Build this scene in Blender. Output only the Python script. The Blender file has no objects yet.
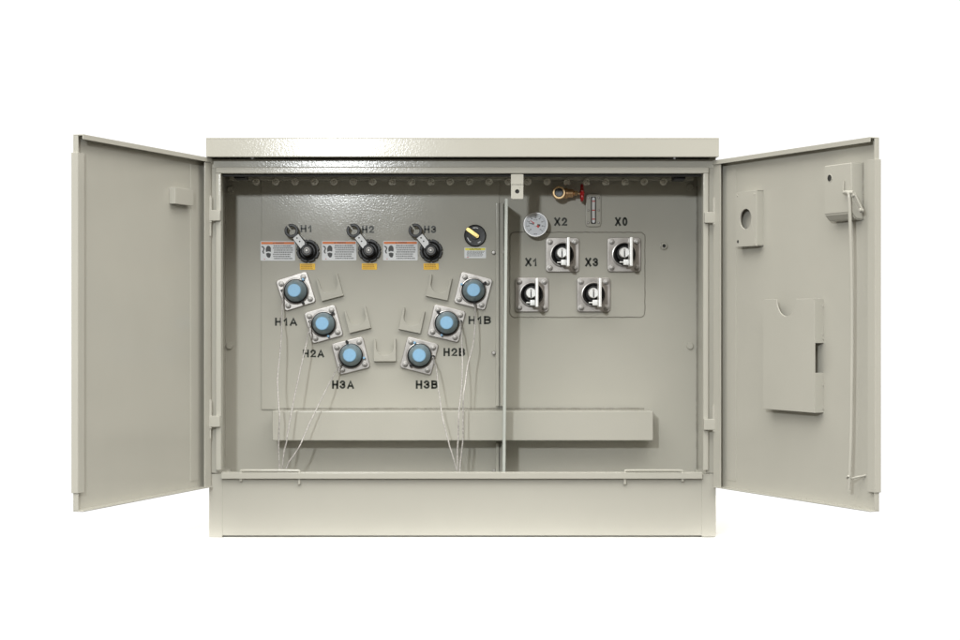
import bpy, bmesh, math, random
from mathutils import Vector, Matrix
random.seed(4)
C = bpy.context.scene.collection
S = 0.0036            # metres in one photo pixel at the plane of the door frame
F = 1770.0            # camera distance from that plane, same unit
BASE = 217.5          # camera height above the ground, same unit
BACK = 100.0          # depth of the tank wall behind the door frame

# ------------------------------------------------------------------ camera, world, lamp, exposure
sc = bpy.context.scene
cam_d = bpy.data.cameras.new('camera')
cam = bpy.data.objects.new('camera', cam_d); C.objects.link(cam)
cam.location = (0, -F * S, BASE * S)
cam.rotation_euler = (math.radians(90), 0, 0)
cam_d.sensor_width = 36.0
cam_d.lens = 36.0 * F / 960.0
cam_d.clip_start = 0.05; cam_d.clip_end = 1000
sc.camera = cam
sc.render.resolution_x = 1024; sc.render.resolution_y = 683
sc.view_settings.view_transform = 'Standard'
sc.view_settings.look = 'None'
sc.view_settings.exposure = 0.0
sc.view_settings.gamma = 1.0

world = bpy.data.worlds.new('World'); sc.world = world
world.use_nodes = True
wn = world.node_tree.nodes; wl = world.node_tree.links
wn.clear()
w_out = wn.new('ShaderNodeOutputWorld'); w_bg = wn.new('ShaderNodeBackground')
w_tc = wn.new('ShaderNodeTexCoord'); w_sep = wn.new('ShaderNodeSeparateXYZ')
wl.new(w_tc.outputs['Generated'], w_sep.inputs[0])
def ramp(sock, a, b, lo, hi):
    n = wn.new('ShaderNodeMapRange'); n.interpolation_type = 'SMOOTHSTEP'
    n.inputs[1].default_value = a; n.inputs[2].default_value = b
    n.inputs[3].default_value = lo; n.inputs[4].default_value = hi
    wl.new(sock, n.inputs[0]); return n.outputs[0]
# white studio backdrop towards +y, dim warm hall behind the camera, bright ceiling above
w_back = ramp(w_sep.outputs[1], 0.66, 0.76, 0.0, 1.0)
w_mix = wn.new('ShaderNodeMix'); w_mix.data_type = 'RGBA'
w_mix.inputs[6].default_value = (0.125, 0.112, 0.095, 1)
w_mix.inputs[7].default_value = (1.1, 1.1, 1.1, 1)
w_hor = ramp(w_sep.outputs[2], -0.06, 0.12, 0.9, 3.6)
w_no = wn.new('ShaderNodeTexNoise'); w_no.inputs['Scale'].default_value = 2.6; w_no.inputs['Detail'].default_value = 2.0
wl.new(w_tc.outputs['Generated'], w_no.inputs['Vector'])
w_un = ramp(w_no.outputs['Fac'], 0.35, 0.65, 0.5, 1.5)
w_hm = wn.new('ShaderNodeMath'); w_hm.operation = 'MULTIPLY'
wl.new(w_hor, w_hm.inputs[0]); wl.new(w_un, w_hm.inputs[1])
w_hall = wn.new('ShaderNodeMix'); w_hall.data_type = 'RGBA'; w_hall.blend_type = 'MULTIPLY'
w_hall.inputs[0].default_value = 1.0; w_hall.inputs[6].default_value = (0.125, 0.112, 0.095, 1)
wl.new(w_hm.outputs[0], w_hall.inputs[7]); wl.new(w_hall.outputs[2], w_mix.inputs[6])
wl.new(w_back, w_mix.inputs[0])
w_top = ramp(w_sep.outputs[2], 0.32, 0.72, 0.0, 1.0)
w_mix2 = wn.new('ShaderNodeMix'); w_mix2.data_type = 'RGBA'
w_mix2.inputs[7].default_value = (4.6, 4.52, 4.28, 1)
w_front = ramp(w_sep.outputs[1], -0.75, 0.25, 1.0, 0.33)      # the ceiling lights hang mostly in front of the cabinet
w_mul = wn.new('ShaderNodeMath'); w_mul.operation = 'MULTIPLY'
wl.new(w_top, w_mul.inputs[0]); wl.new(w_front, w_mul.inputs[1])
wl.new(w_mul.outputs[0], w_mix2.inputs[0]); wl.new(w_mix.outputs[2], w_mix2.inputs[6])
wl.new(w_mix2.outputs[2], w_bg.inputs[0])
w_bg.inputs[1].default_value = 1.0
wl.new(w_bg.outputs[0], w_out.inputs[0])

lamp_d = bpy.data.lights.new('flash_lamp', 'AREA')
lamp_d.shape = 'DISK'; lamp_d.size = 0.26; lamp_d.energy = 135
lamp_d.color = (0.95, 0.985, 1.0)
lamp = bpy.data.objects.new('flash_lamp', lamp_d); C.objects.link(lamp)
lamp.location = (-280 * S, -1690 * S, (BASE + 372) * S)
lamp.rotation_euler = (Vector((-20 * S, 60 * S, (BASE) * S)) - lamp.location).to_track_quat('-Z', 'Y').to_euler()

# ------------------------------------------------------------------ materials
def mat(name, col, rough=0.5, metal=0.0, bump=0.0, bscale=100.0, coat=0.0, var=0.0, vscale=3.0, spec=0.5, emit=None, bdist=0.001):
    m = bpy.data.materials.new(name); m.use_nodes = True
    nt = m.node_tree; p = nt.nodes['Principled BSDF']
    p.inputs['Base Color'].default_value = (*col, 1)
    p.inputs['Roughness'].default_value = rough
    p.inputs['Metallic'].default_value = metal
    p.inputs['Specular IOR Level'].default_value = spec
    if coat:
        p.inputs['Coat Weight'].default_value = coat
        p.inputs['Coat Roughness'].default_value = 0.08
    tc = None
    if bump or var:
        tc = nt.nodes.new('ShaderNodeTexCoord')
    if bump:
        no = nt.nodes.new('ShaderNodeTexNoise'); no.inputs['Scale'].default_value = bscale
        no.inputs['Detail'].default_value = 3.0
        bu = nt.nodes.new('ShaderNodeBump'); bu.inputs['Strength'].default_value = bump
        bu.inputs['Distance'].default_value = bdist
        nt.links.new(tc.outputs['Object'], no.inputs['Vector'])
        nt.links.new(no.outputs['Fac'], bu.inputs['Height'])
        nt.links.new(bu.outputs['Normal'], p.inputs['Normal'])
        if coat: nt.links.new(bu.outputs['Normal'], p.inputs['Coat Normal'])
    if var:
        n2 = nt.nodes.new('ShaderNodeTexNoise'); n2.inputs['Scale'].default_value = vscale
        n2.inputs['Detail'].default_value = 5.0
        mr = nt.nodes.new('ShaderNodeMapRange')
        mr.inputs[1].default_value = 0.3; mr.inputs[2].default_value = 0.7
        mr.inputs[3].default_value = 1 - var; mr.inputs[4].default_value = 1 + var
        mx = nt.nodes.new('ShaderNodeMix'); mx.data_type = 'RGBA'; mx.blend_type = 'MULTIPLY'
        mx.inputs[0].default_value = 1.0; mx.inputs[6].default_value = (*col, 1)
        nt.links.new(tc.outputs['Object'], n2.inputs['Vector'])
        nt.links.new(n2.outputs['Fac'], mr.inputs[0])
        nt.links.new(mr.outputs[0], mx.inputs[7])
        nt.links.new(mx.outputs[2], p.inputs['Base Color'])
        mr2 = nt.nodes.new('ShaderNodeMapRange')
        mr2.inputs[1].default_value = 0.3; mr2.inputs[2].default_value = 0.7
        mr2.inputs[3].default_value = rough * 0.88; mr2.inputs[4].default_value = min(1, rough * 1.15)
        nt.links.new(n2.outputs['Fac'], mr2.inputs[0]); nt.links.new(mr2.outputs[0], p.inputs['Roughness'])
    return m

def ripple(m):
    # slight waviness of folded sheet metal under the fine orange peel
    nt = m.node_tree; p = nt.nodes['Principled BSDF']; old = p.inputs['Normal'].links[0].from_node
    tc = nt.nodes.new('ShaderNodeTexCoord'); no = nt.nodes.new('ShaderNodeTexNoise')
    no.inputs['Scale'].default_value = 3.0; no.inputs['Detail'].default_value = 1.0
    bu = nt.nodes.new('ShaderNodeBump'); bu.inputs['Strength'].default_value = 0.35; bu.inputs['Distance'].default_value = 0.004
    nt.links.new(tc.outputs['Object'], no.inputs['Vector']); nt.links.new(no.outputs['Fac'], bu.inputs['Height'])
    nt.links.new(bu.outputs['Normal'], old.inputs['Normal'])
PAINT = mat('beige_paint', (0.490, 0.480, 0.428), rough=0.13, bump=0.205, bscale=170, var=0.02, vscale=4, spec=0.25)
ripple(PAINT)
WELD = mat('painted_weld', (0.29, 0.28, 0.24), rough=0.2, bump=1.0, bscale=260, bdist=0.003)
INK = mat('stencil_ink', (0.030, 0.034, 0.026), rough=0.36, bump=0.1, bscale=115, var=0.2, vscale=60, spec=0.3)
STEEL = mat('stainless_steel', (0.42, 0.40, 0.38), rough=0.33, metal=0.65, bump=0.2, bscale=60, var=0.10, vscale=25)
BOLT = mat('bolt_steel', (0.40, 0.385, 0.365), rough=0.42, metal=0.6, var=0.1, vscale=80)
GALV = mat('galvanised_steel', (0.78, 0.76, 0.70), rough=0.35, metal=0.35, var=0.1, vscale=60)
TIN = mat('tinned_copper', (0.88, 0.88, 0.87), rough=0.35, metal=0.3, bump=0.1, bscale=150)
BLACK = mat('black_plastic', (0.010, 0.010, 0.011), rough=0.35, bump=0.15, bscale=200, spec=0.3)
RUBBER = mat('black_rubber', (0.010, 0.010, 0.011), rough=0.6)
SLATE = mat('slate_blue_plastic', (0.20, 0.285, 0.335), rough=0.3, var=0.08, vscale=60)
BLUE = mat('light_blue_plastic', (0.25, 0.48, 0.71), rough=0.45, var=0.04, vscale=90)
WIRE = mat('braided_wire', (0.54, 0.52, 0.50), rough=0.4, metal=0.5, bump=1.0, bscale=420, bdist=0.002, var=0.25, vscale=140)
BRASS = mat('brass', (0.62, 0.40, 0.22), rough=0.34, metal=0.85, bump=0.2, bscale=160, var=0.14, vscale=50)
BRASSL = mat('polished_brass', (0.80, 0.58, 0.33), rough=0.25, metal=0.9)
RED = mat('red_enamel', (0.50, 0.010, 0.014), rough=0.3, bump=0.2, bscale=200)
WHITE = mat('white_print', (0.80, 0.82, 0.84), rough=0.45)
LINEINK = mat('printed_text', (0.22, 0.23, 0.24), rough=0.5)
ORANGE = mat('orange_print', (0.82, 0.19, 0.01), rough=0.45)
YELLOW = mat('yellow_print', (0.95, 0.56, 0.01), rough=0.45)
LEMON = mat('lemon_print', (0.88, 0.80, 0.03), rough=0.45)
PRINTBLK = mat('black_print', (0.015, 0.015, 0.016), rough=0.45)
PRINTRED = mat('red_print', (0.6, 0.03, 0.02), rough=0.45)
BROWNINK = mat('brown_print', (0.42, 0.20, 0.005), rough=0.5)
DIAL = mat('dial_face', (0.68, 0.71, 0.76), rough=0.3)
CHROME = mat('bezel_steel', (0.62, 0.62, 0.62), rough=0.3, metal=0.7)
ZINC = mat('yellow_zinc', (0.66, 0.52, 0.20), rough=0.35, metal=0.7, var=0.3, vscale=40)
FIBRE = mat('pale_fibreglass', (0.45, 0.475, 0.44), rough=0.4, var=0.04, vscale=30)
GLASSY = mat('sight_glass', (0.70, 0.70, 0.69), rough=0.12)
DARKSTEEL = mat('dark_steel', (0.16, 0.17, 0.18), rough=0.5, metal=0.5, var=0.4, vscale=120)
DARK = mat('dark_inside', (0.03, 0.03, 0.028), rough=0.7)
GROUND = mat('white_ground', (0.86, 0.86, 0.86), rough=0.9, spec=0.1)

# ------------------------------------------------------------------ builder
class B:
    """collects shapes (unit: photo pixel) in a local frame x right, y away from the viewer, z up"""
    def __init__(self): self.bm = bmesh.new(); self.mats = []
    def mi(self, m):
        if m not in self.mats: self.mats.append(m)
        return self.mats.index(m)
    def merge(self, t, m, M=None):
        i = self.mi(m)
        if M is not None: bmesh.ops.transform(t, matrix=M, verts=t.verts)
        for f in t.faces: f.material_index = i
        me = bpy.data.meshes.new('tmp'); t.to_mesh(me); t.free()
        self.bm.from_mesh(me); bpy.data.meshes.remove(me)
    def box(self, x0, x1, y0, y1, z0, z1, m, bev=0.4, M=None, seg=2):
        t = bmesh.new()
        bmesh.ops.create_cube(t, size=1)
        for v in t.verts:
            v.co = Vector((x0 + (v.co.x + .5) * (x1 - x0), y0 + (v.co.y + .5) * (y1 - y0), z0 + (v.co.z + .5) * (z1 - z0)))
        if bev:
            b = min(bev, 0.45 * min(abs(x1 - x0), abs(y1 - y0), abs(z1 - z0)))
            bmesh.ops.bevel(t, geom=t.edges[:], offset=b, segments=seg, affect='EDGES', profile=0.5)
        bmesh.ops.recalc_face_normals(t, faces=t.faces)
        self.merge(t, m, M)
    def prism(self, pts, y0, y1, m, bev=0.0, M=None):
        """pts: outline (x, z); extruded along y"""
        t = bmesh.new()
        vs = [t.verts.new((p[0], y0, p[1])) for p in pts]
        f = t.faces.new(vs)
        r = bmesh.ops.extrude_face_region(t, geom=[f])
        for v in [g for g in r['geom'] if isinstance(g, bmesh.types.BMVert)]: v.co.y = y1
        bmesh.ops.recalc_face_normals(t, faces=t.faces)
        if bev:
            front = min(y0, y1)
            ed = [e for e in t.edges if all(abs(v.co.y - front) < 1e-6 for v in e.verts)]
            bmesh.ops.bevel(t, geom=ed, offset=bev, segments=2, affect='EDGES', profile=0.5)
        self.merge(t, m, M)
    def face(self, pts, y, m, M=None):
        """flat printed shape facing the viewer"""
        t = bmesh.new()
        f = t.faces.new([t.verts.new((p[0], y, p[1])) for p in pts])
        f.normal_update()
        if f.normal.y > 0: f.normal_flip()
        self.merge(t, m, M)
    def lathe(self, prof, m, c=(0, 0), n=32, M=None):
        """prof: (radius, y) from back to front; axis y through c=(x,z)"""
        t = bmesh.new(); rings = []
        for r, y in prof:
            if r < 1e-6: rings.append([t.verts.new((c[0], y, c[1]))])
            else: rings.append([t.verts.new((c[0] + r * math.cos(2 * math.pi * k / n), y, c[1] + r * math.sin(2 * math.pi * k / n))) for k in range(n)])
        for a, b in zip(rings, rings[1:]):
            for k in range(n):
                k2 = (k + 1) % n
                if len(a) == 1 and len(b) == 1: continue
                if len(a) == 1: t.faces.new((a[0], b[k], b[k2]))
                elif len(b) == 1: t.faces.new((a[k], a[k2], b[0]))
                else: t.faces.new((a[k], a[k2], b[k2], b[k]))
        bmesh.ops.recalc_face_normals(t, faces=t.faces)
        self.merge(t, m, M)
    def tube(self, pts, r, m, n=8, smooth=4, M=None):
        P = [Vector(p) for p in pts]
        if smooth > 1 and len(P) > 2:
            Q = []
            for i in range(len(P) - 1):
                a = P[max(i - 1, 0)]; b = P[i]; c = P[i + 1]; d = P[min(i + 2, len(P) - 1)]
                for k in range(smooth):
                    u = k / smooth
                    Q.append(0.5 * ((2 * b) + (c - a) * u + (2 * a - 5 * b + 4 * c - d) * u * u + (3 * b - a - 3 * c + d) * u ** 3))
            Q.append(P[-1]); P = Q
        t = bmesh.new(); rings = []; up = None
        for i, p in enumerate(P):
            d = (P[min(i + 1, len(P) - 1)] - P[max(i - 1, 0)]).normalized()
            if up is None: up = d.orthogonal().normalized()
            else: up = (up - d * up.dot(d)).normalized()
            s = d.cross(up)
            rings.append([t.verts.new(p + r * (math.cos(2 * math.pi * k / n) * up + math.sin(2 * math.pi * k / n) * s)) for k in range(n)])
        for a, b in zip(rings, rings[1:]):
            for k in range(n): t.faces.new((a[k], a[(k + 1) % n], b[(k + 1) % n], b[k]))
        t.faces.new(rings[0][::-1]); t.faces.new(rings[-1])
        bmesh.ops.recalc_face_normals(t, faces=t.faces)
        self.merge(t, m, M)
    def text(self, s, cx, cz, h, w, y, m, bold=0.03):
        cu = bpy.data.curves.new('txt', 'FONT'); cu.body = s; cu.size = 1; cu.offset = bold
        cu.align_x = 'CENTER'; cu.resolution_u = 4
        o = bpy.data.objects.new('txt', cu); C.objects.link(o)
        bpy.context.view_layer.update()
        me = bpy.data.meshes.new_from_object(o.evaluated_get(bpy.context.evaluated_depsgraph_get()))
        xs = [v.co.x for v in me.vertices]; ys = [v.co.y for v in me.vertices]
        x0, x1, y0, y1 = min(xs), max(xs), min(ys), max(ys)
        for v in me.vertices:
            v.co = Vector((cx + ((v.co.x - x0) / (x1 - x0) - .5) * w, y, cz + ((v.co.y - y0) / (y1 - y0) - .5) * h))
        t = bmesh.new(); t.from_mesh(me)
        bpy.data.objects.remove(o); bpy.data.curves.remove(cu); bpy.data.meshes.remove(me)
        for f in t.faces:
            f.normal_update()
            if f.normal.y > 0: f.normal_flip()
        self.merge(t, m)
    def stencil(self, s, cx, cz, h, w, y, m, sw=0.235):
        n = len(s); adv = [GLYPH_W[c] for c in s]; gap = .17
        tot = sum(adv) + gap * (n - 1); sx = w / tot; x = cx - w / 2; hw = sw * h / 2
        for c, a in zip(s, adv):
            for pl in GLYPH[c]:
                pts = [Vector((x + hw + p[0] * (a * sx - 2 * hw), cz - h / 2 + hw + p[1] * (h - 2 * hw))) for p in pl]
                self.stroke(pts, hw, y, m)
            x += (a + gap) * sx
    def stroke(self, pts, hw, y, m):
        L, R = [], []
        for i, p in enumerate(pts):
            d0 = (p - pts[i - 1]).normalized() if i else None
            d1 = (pts[i + 1] - p).normalized() if i < len(pts) - 1 else None
            if d0 is None: d0 = d1
            if d1 is None: d1 = d0
            q = p.copy()
            if i == 0: q = p - d1 * hw
            if i == len(pts) - 1: q = p + d0 * hw
            n0 = Vector((-d0.y, d0.x)); n1 = Vector((-d1.y, d1.x)); mm = (n0 + n1)
            mm = mm / max(.5, mm.dot(n0)) if mm.length > .1 else n0
            L.append(q + mm * hw); R.append(q - mm * hw)
        for i in range(len(pts) - 1):
            self.face([(L[i].x, L[i].y), (L[i + 1].x, L[i + 1].y), (R[i + 1].x, R[i + 1].y), (R[i].x, R[i].y)], y, m)
    def build(self, name, parent=None, loc=(0, 0, 0), rot=(0, 0, 0), smooth=35, label=None):
        bmesh.ops.scale(self.bm, vec=(S, S, S), verts=self.bm.verts)
        me = bpy.data.meshes.new(name); self.bm.to_mesh(me); self.bm.free()
        for m in self.mats: me.materials.append(m)
        if smooth:
            for p in me.polygons: p.use_smooth = True
            me.set_sharp_from_angle(angle=math.radians(smooth))
        o = bpy.data.objects.new(name, me); C.objects.link(o)
        if smooth:
            wm = o.modifiers.new('weighted_normal', 'WEIGHTED_NORMAL'); wm.weight = 100; wm.keep_sharp = True
        o.location = Vector(loc) * S; o.rotation_euler = rot
        if parent: o.parent = parent
        if label: o['label'] = label
        return o

def arc(cx, cz, rx, rz, a0, a1, n=14):
    return [(cx + rx * math.cos(math.radians(a0 + (a1 - a0) * k / n)), cz + rz * math.sin(math.radians(a0 + (a1 - a0) * k / n))) for k in range(n + 1)]
GLYPH = {'H': [[(0, 0), (0, 1)], [(1, 0), (1, 1)], [(.12, .5), (.88, .5)]],
         'A': [[(0, 0), (.5, 1), (1, 0)], [(.24, .27), (.76, .27)]],
         'X': [[(0, 0), (1, 1)], [(0, 1), (.40, .60)], [(.60, .40), (1, 0)]],
         '1': [[(.75, 0), (.75, 1), (.1, .68)]],
         '2': [arc(.5, .70, .5, .30, 172, -38, 12) + [(0, 0), (1, 0)]],
         '3': [arc(.47, .74, .47, .26, 160, -80, 12), arc(.48, .27, .52, .27, 85, -165, 12)],
         '0': [arc(.5, .5, .5, .5, 90, 450, 24)],
         'B': [[(0, 0), (0, 1)], [(0.1, 1), (.55, 1)] + arc(.55, .77, .4, .23, 80, -80, 8) + [(.12, .54)], [(.5, .54)] + arc(.55, .27, .45, .27, 80, -80, 8) + [(.1, 0)]]}
GLYPH_W = {'H': .72, 'A': .80, 'X': .74, '1': .50, '2': .66, '3': .66, '0': .68, 'B': .72}
def hexa(r, c=(0, 0), a0=0.0):
    return [(c[0] + r * math.cos(a0 + k * math.pi / 3), c[1] + r * math.sin(a0 + k * math.pi / 3)) for k in range(6)]
def rrect(w, h, r, n=5, cx=0, cz=0):
    out = []
    for sx, sz, a in ((1, 1, 0), (-1, 1, 90), (-1, -1, 180), (1, -1, 270)):
        for k in range(n + 1):
            t = math.radians(a + 90 * k / n)
            out.append((cx + sx * (w / 2 - r) + r * math.cos(t), cz + sz * (h / 2 - r) + r * math.sin(t)))
    return out
def circ(r, c=(0, 0), n=32, a0=0, a1=360):
    return [(c[0] + r * math.cos(math.radians(a0 + (a1 - a0) * k / n)), c[1] + r * math.sin(math.radians(a0 + (a1 - a0) * k / n))) for k in range(n + (0 if a1 - a0 == 360 else 1))]
def holed(outer, hole):
    """outline with a hole, joined by a slit"""
    h = hole[::-1]
    i = max(range(len(outer)), key=lambda k: outer[k][0] - abs(outer[k][1]) * 0.001)
    j = max(range(len(h)), key=lambda k: h[k][0])
    o2 = outer[i:] + outer[:i]; h2 = h[j:] + h[:j]
    return o2 + [o2[0]] + h2 + [h2[0]]

OX = -17.5; OY = 30.0                                   # base point of the transformer
def P(px, py, depth):
    """place of a photo point at a known depth, in the transformer's frame"""
    k = (F + depth) / F
    return ((px - 480) * k - OX, depth - OY, BASE - (py - 320) * k)
KB = (F + BACK) / F                                     # size factor on the tank wall
def plain(name, b, label=None, **kw): return b.build(name, T, label=label, **kw)

def copy_part(src, parent, loc=None, rot=None, label=None):
    o = src.copy(); C.objects.link(o); o.parent = parent
    if loc is not None: o.location = Vector(loc) * S
    if rot is not None: o.rotation_euler = rot
    if label: o['label'] = label
    elif 'label' in o: del o['label']
    for ch in list(src.children):
        c = ch.copy(); C.objects.link(c); c.parent = o
        for g in list(ch.children):
            d = g.copy(); C.objects.link(d); d.parent = c
    return o

# ------------------------------------------------------------------ setting
def sheet(name, x0, x1, y0, y1, z, m):
    t = bmesh.new(); t.faces.new([t.verts.new(v) for v in ((x0, y0, 0), (x1, y0, 0), (x1, y1, 0), (x0, y1, 0))])
    b = B(); b.merge(t, m); o = b.build(name, None, (0, 0, z), smooth=0); o['kind'] = 'structure'; return o
sheet('ground', -330, 300, -22, 420, 0, GROUND)      # white pad the cabinet stands on

T = bpy.data.objects.new('pad_transformer', None); C.objects.link(T)
T.location = Vector((OX, OY, 0)) * S
T['label'] = 'beige steel pad mounted transformer cabinet standing with both front doors swung open'
T['category'] = 'transformer'

# helper for shapes given in camera-plane coordinates (X rel. to axis, depth, V down)
def lb(b, X0, X1, Y0, Y1, V0, V1, m=PAINT, bev=0.5):
    b.box(X0 - OX, X1 - OX, Y0 - OY, Y1 - OY, BASE - V1, BASE - V0, m, bev)

# roof: hood with folded front fascia and side folds
b = B()
lb(b, -271, 236.4, -20, 330, -180.5, -178.6, PAINT, 0.6)
lb(b, -271, 236.4, -20, -17.6, -180.2, -161.3, PAINT, 0.9)
lb(b, -271, -268.8, -17.9, 330, -180.2, -161.3, PAINT, 0.6)
lb(b, 234.2, 236.4, -17.9, 330, -180.2, -161.3, PAINT, 0.6)
lb(b, -268, 233.5, -17.8, -9, -162.9, -161.7, PAINT, 0.3)
plain('roof', b)
# body
b = B()
lb(b, -271, -268.6, 1, 320, -179, 160); plain('side_wall', b); b = B(); lb(b, 229.6, 236, 1, 320, -179, 160)
b2 = B(); lb(b2, -268, 229, 318, 320, -179, 217)
plain('side_wall', b); plain('rear_wall', b2)
# frame round the opening
b = B()
lb(b, -270.8, 235.8, 0, 2.4, -161, -151.5)                # top rail
lb(b, -270.8, -262, 0, 2.4, -151.6, 153)                  # left stile
lb(b, 226, 235.8, 0, 2.4, -151.6, 153)                    # right stile
plain('door_frame', b)
b = B()
lb(b, -263.6, 228.2, -6, 8, -152.8, -146.2, PAINT, 1.2)
lb(b, -263.6, -258.0, -6, 8, -146.4, 150.0, PAINT, 1.2)
lb(b, 222.4, 227.8, -6, 8, -146.4, 150.0, PAINT, 1.2)
plain('frame_lip', b)
b = B(); lb(b, -257.8, 222, 3, 9, -146.1, -144.0, RUBBER, 0.3)  # black strip just under the top lip
plain('lip_strip', b)
# compartment ceiling and cover flange with bolts
b = B(); lb(b, -268, 229, 2.5, 99, -156, -154)
plain('ceiling_panel', b)
b = B(); lb(b, -262, 224, 79.5, 99, -154, -146.5, PAINT, 0.8)
plain('cover_flange', b)
b = B(); TILT = Matrix.Rotation(math.radians(32), 4, 'X')
b.lathe([(3.9, 0.6), (3.9, -0.7), (0, -0.7)], GALV, n=24, M=TILT)
b.prism(hexa(2.7, a0=.3), -0.7, -3.2, GALV, 0.5, M=TILT)
b.lathe([(1.5, -3.2), (1.5, -4.6), (1.1, -5.0), (0, -5.0)], GALV, n=14, M=TILT)
for m_i in range(len(b.mats)): b.mats[m_i] = GALV
first = None
for k in range(22):
    px = 256.3 + 19.39 * k
    p = P(px, 181.6, 79)
    if first is None: first = b.build('cover_bolt', T, p); bolt0 = first
    else: copy_part(first, T, p, (0, 0, random.random()))
b = B(); lb(b, -243 * 1.02, -232 * 1.02, 14, 40, -148.6, -142.8, RUBBER, .2); pad0 = plain('bump_pad', b)
b = B(); lb(b, 192 * 1.02, 203 * 1.02, 14, 40, -148.6, -141.6, RUBBER, .2); plain('bump_pad', b)

# base skirt
b = B()
lb(b, -258, 222, 0.6, 3, 152, 215.6, PAINT, .3)
lb(b, -271, -257.6, 0, 60, 154, 217.4, PAINT, .7)
lb(b, 221.6, 236, 0, 60, 154, 217.0, PAINT, .7)
lb(b, -271, -268.6, 60.2, 320, 160.3, 217); lb(b, 233.6, 236, 60.2, 320, 160.3, 217)
plain('base_skirt', b)
b = B()
lb(b, -258.2, 222.0, -5, 0.4, 152.4, 154.0, PAINT, .5)
lb(b, -258.2, 222.0, -5, -3, 152.8, 158.6, PAINT, .8)
lb(b, -258.2, 222.0, -3.2, 0.4, 156.9, 158.4, PAINT, .4)
sill = plain('sill_lip', b)
def rod(x0, x1, e0, e1):
    b = B(); y = -2.2
    q = lambda px, py: P(px, py, y)
    b.tube([q(x0, e0), q(x0, 473.4), q(x0 + .4, 471.2), q(x0 + 2.4, 470.6), q((x0 + x1) / 2, 470.5), q(x1 - 2.4, 470.6), q(x1 - .4, 471.2), q(x1, 473.4), q(x1, e1)], 1.25, PAINT, 10, 4)
    for x, e in ((x0, e0), (x1, e1)):
        p = q(x, e); b.tube([p, (p[0], p[1], p[2] + 2.4)], 1.5, PAINT, 10, 1)
    return b
rod(240.8, 299.2, 481.2, 484.2).build('rod_handle', sill)
rod(625, 682.6, 484.2, 481.4).build('rod_handle', sill)

# tank wall and its raised plates
b = B(); lb(b, -270, 229.5, BACK, BACK + 3, -153.9, 217, PAINT, 0)
wall = plain('tank_wall', b)
def on_wall(px, py, proud=0.0):                      # point on the tank wall, local frame of T
    return P(px, py, BACK - proud)
WX = lambda px: (px - 480) * KB
b = B(); lb(b, WX(261.5), WX(499.5), BACK - 1.6, BACK + .5, -149, (409.5 - 320) * KB, PAINT, .7)
plain('switch_plate', b)
PL = BACK - 1.6                                      # face of that plate
b = B()
x0, x1, z0, z1 = WX(510), WX(644.7), (232.5 - 320) * KB, (317 - 320) * KB
rp = rrect(x1 - x0, z1 - z0, 5, 4)
cx, cz = (x0 + x1) / 2 - OX, BASE - (z0 + z1) / 2
b.prism([(p[0] + cx, p[1] + cz) for p in rp], BACK - OY - .6, BACK - OY + .3, PAINT, .3)
pts = [(p[0] + cx + random.uniform(-.15, .15), BACK - OY - .1, p[1] + cz + random.uniform(-.15, .15)) for p in rp]
def dense(pts, step):
    out = []
    for a, c in zip(pts, pts[1:]):
        k = max(1, int((Vector(c) - Vector(a)).length / step))
        for i in range(k):
            q = Vector(a).lerp(Vector(c), i / k)
            out.append((q.x + random.uniform(-.22, .22), q.y, q.z + random.uniform(-.22, .22)))
    return out + [pts[-1]]
b.tube(dense(pts + [pts[0]], 3.5), 0.75, WELD, 6, 2)
plain('terminal_plate', b)
# weld seam in the right hand corner
b = B()
q0, q1 = P(697.0, 186, BACK - 1), P(697.0, 469, BACK - 1)
b.tube(dense([q0, q1], 4), 0.8, WELD, 6, 2); plain('weld_seam', b)

# wall bolts
b = B()
b.lathe([(3.7, 0.3), (3.7, -1.2), (3.2, -2.0), (0, -2.2)], PAINT, n=24)
wb = b.build('wall_bolt', T, on_wall(230.4, 189.6))
for px, py in ((690, 187), (229.6, 346), (690, 346)): copy_part(wb, T, on_wall(px, py))
b = B()
b.lathe([(4.4, .3), (4.2, -1.5), (3.1, -2.4), (3.1, -4), (1.9, -4), (1.7, -2.0), (0, -2.0)], PAINT, n=24)
b.lathe([(1.75, -2.1), (0, -2.15)], DARK, n=16)
b.build('drain_plug', T, on_wall(663.8, 246))

# stiffening bar across the wall
b = B(); y0 = 62
X0, X1 = (272 - 480) * (F + y0) / F, (653.3 - 480) * (F + y0) / F
V0, V1 = (410.8 - 320) * (F + y0) / F, (440.8 - 320) * (F + y0) / F
lb(b, X0, X1, y0, BACK - 2, V0, V1, PAINT, 1.4)
plain('stiffener_bar', b)
b = B()
b.tube(dense([(X0 - OX + 2, BACK - 2 - OY, BASE - V0 + .3), (X1 - OX - 6, BACK - 2 - OY, BASE - V0 + .3)], 4), .9, WELD, 6, 2)
plain('weld_seam', b)

# divider between the two compartments
b = B()
yf, yb = 16.0, BACK - .5
tf, tb = P(506.4, 198.5, yf), P(505.2, 205, yb)
bf, bb = P(503.6, 473.5, yf), P(503.0, 474, yb)
w = 3.0
t = bmesh.new()
vs = [t.verts.new(v) for v in ((tf[0] - w / 2, tf[1], tf[2]), (tf[0] + w / 2, tf[1], tf[2]), (tb[0] + w / 2, tb[1], tb[2]), (tb[0] - w / 2, tb[1], tb[2]),
                               (bf[0] - w / 2, bf[1], bf[2] - 40), (bf[0] + w / 2, bf[1], bf[2] - 40), (bb[0] + w / 2, bb[1], bb[2] - 40), (bb[0] - w / 2, bb[1], bb[2] - 40))]
for f in ((0, 1, 2, 3), (7, 6, 5, 4), (0, 4, 5, 1), (1, 5, 6, 2), (2, 6, 7, 3), (3, 7, 4, 0)): t.faces.new([vs[i] for i in f])
bmesh.ops.recalc_face_normals(t, faces=t.faces)
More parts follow.
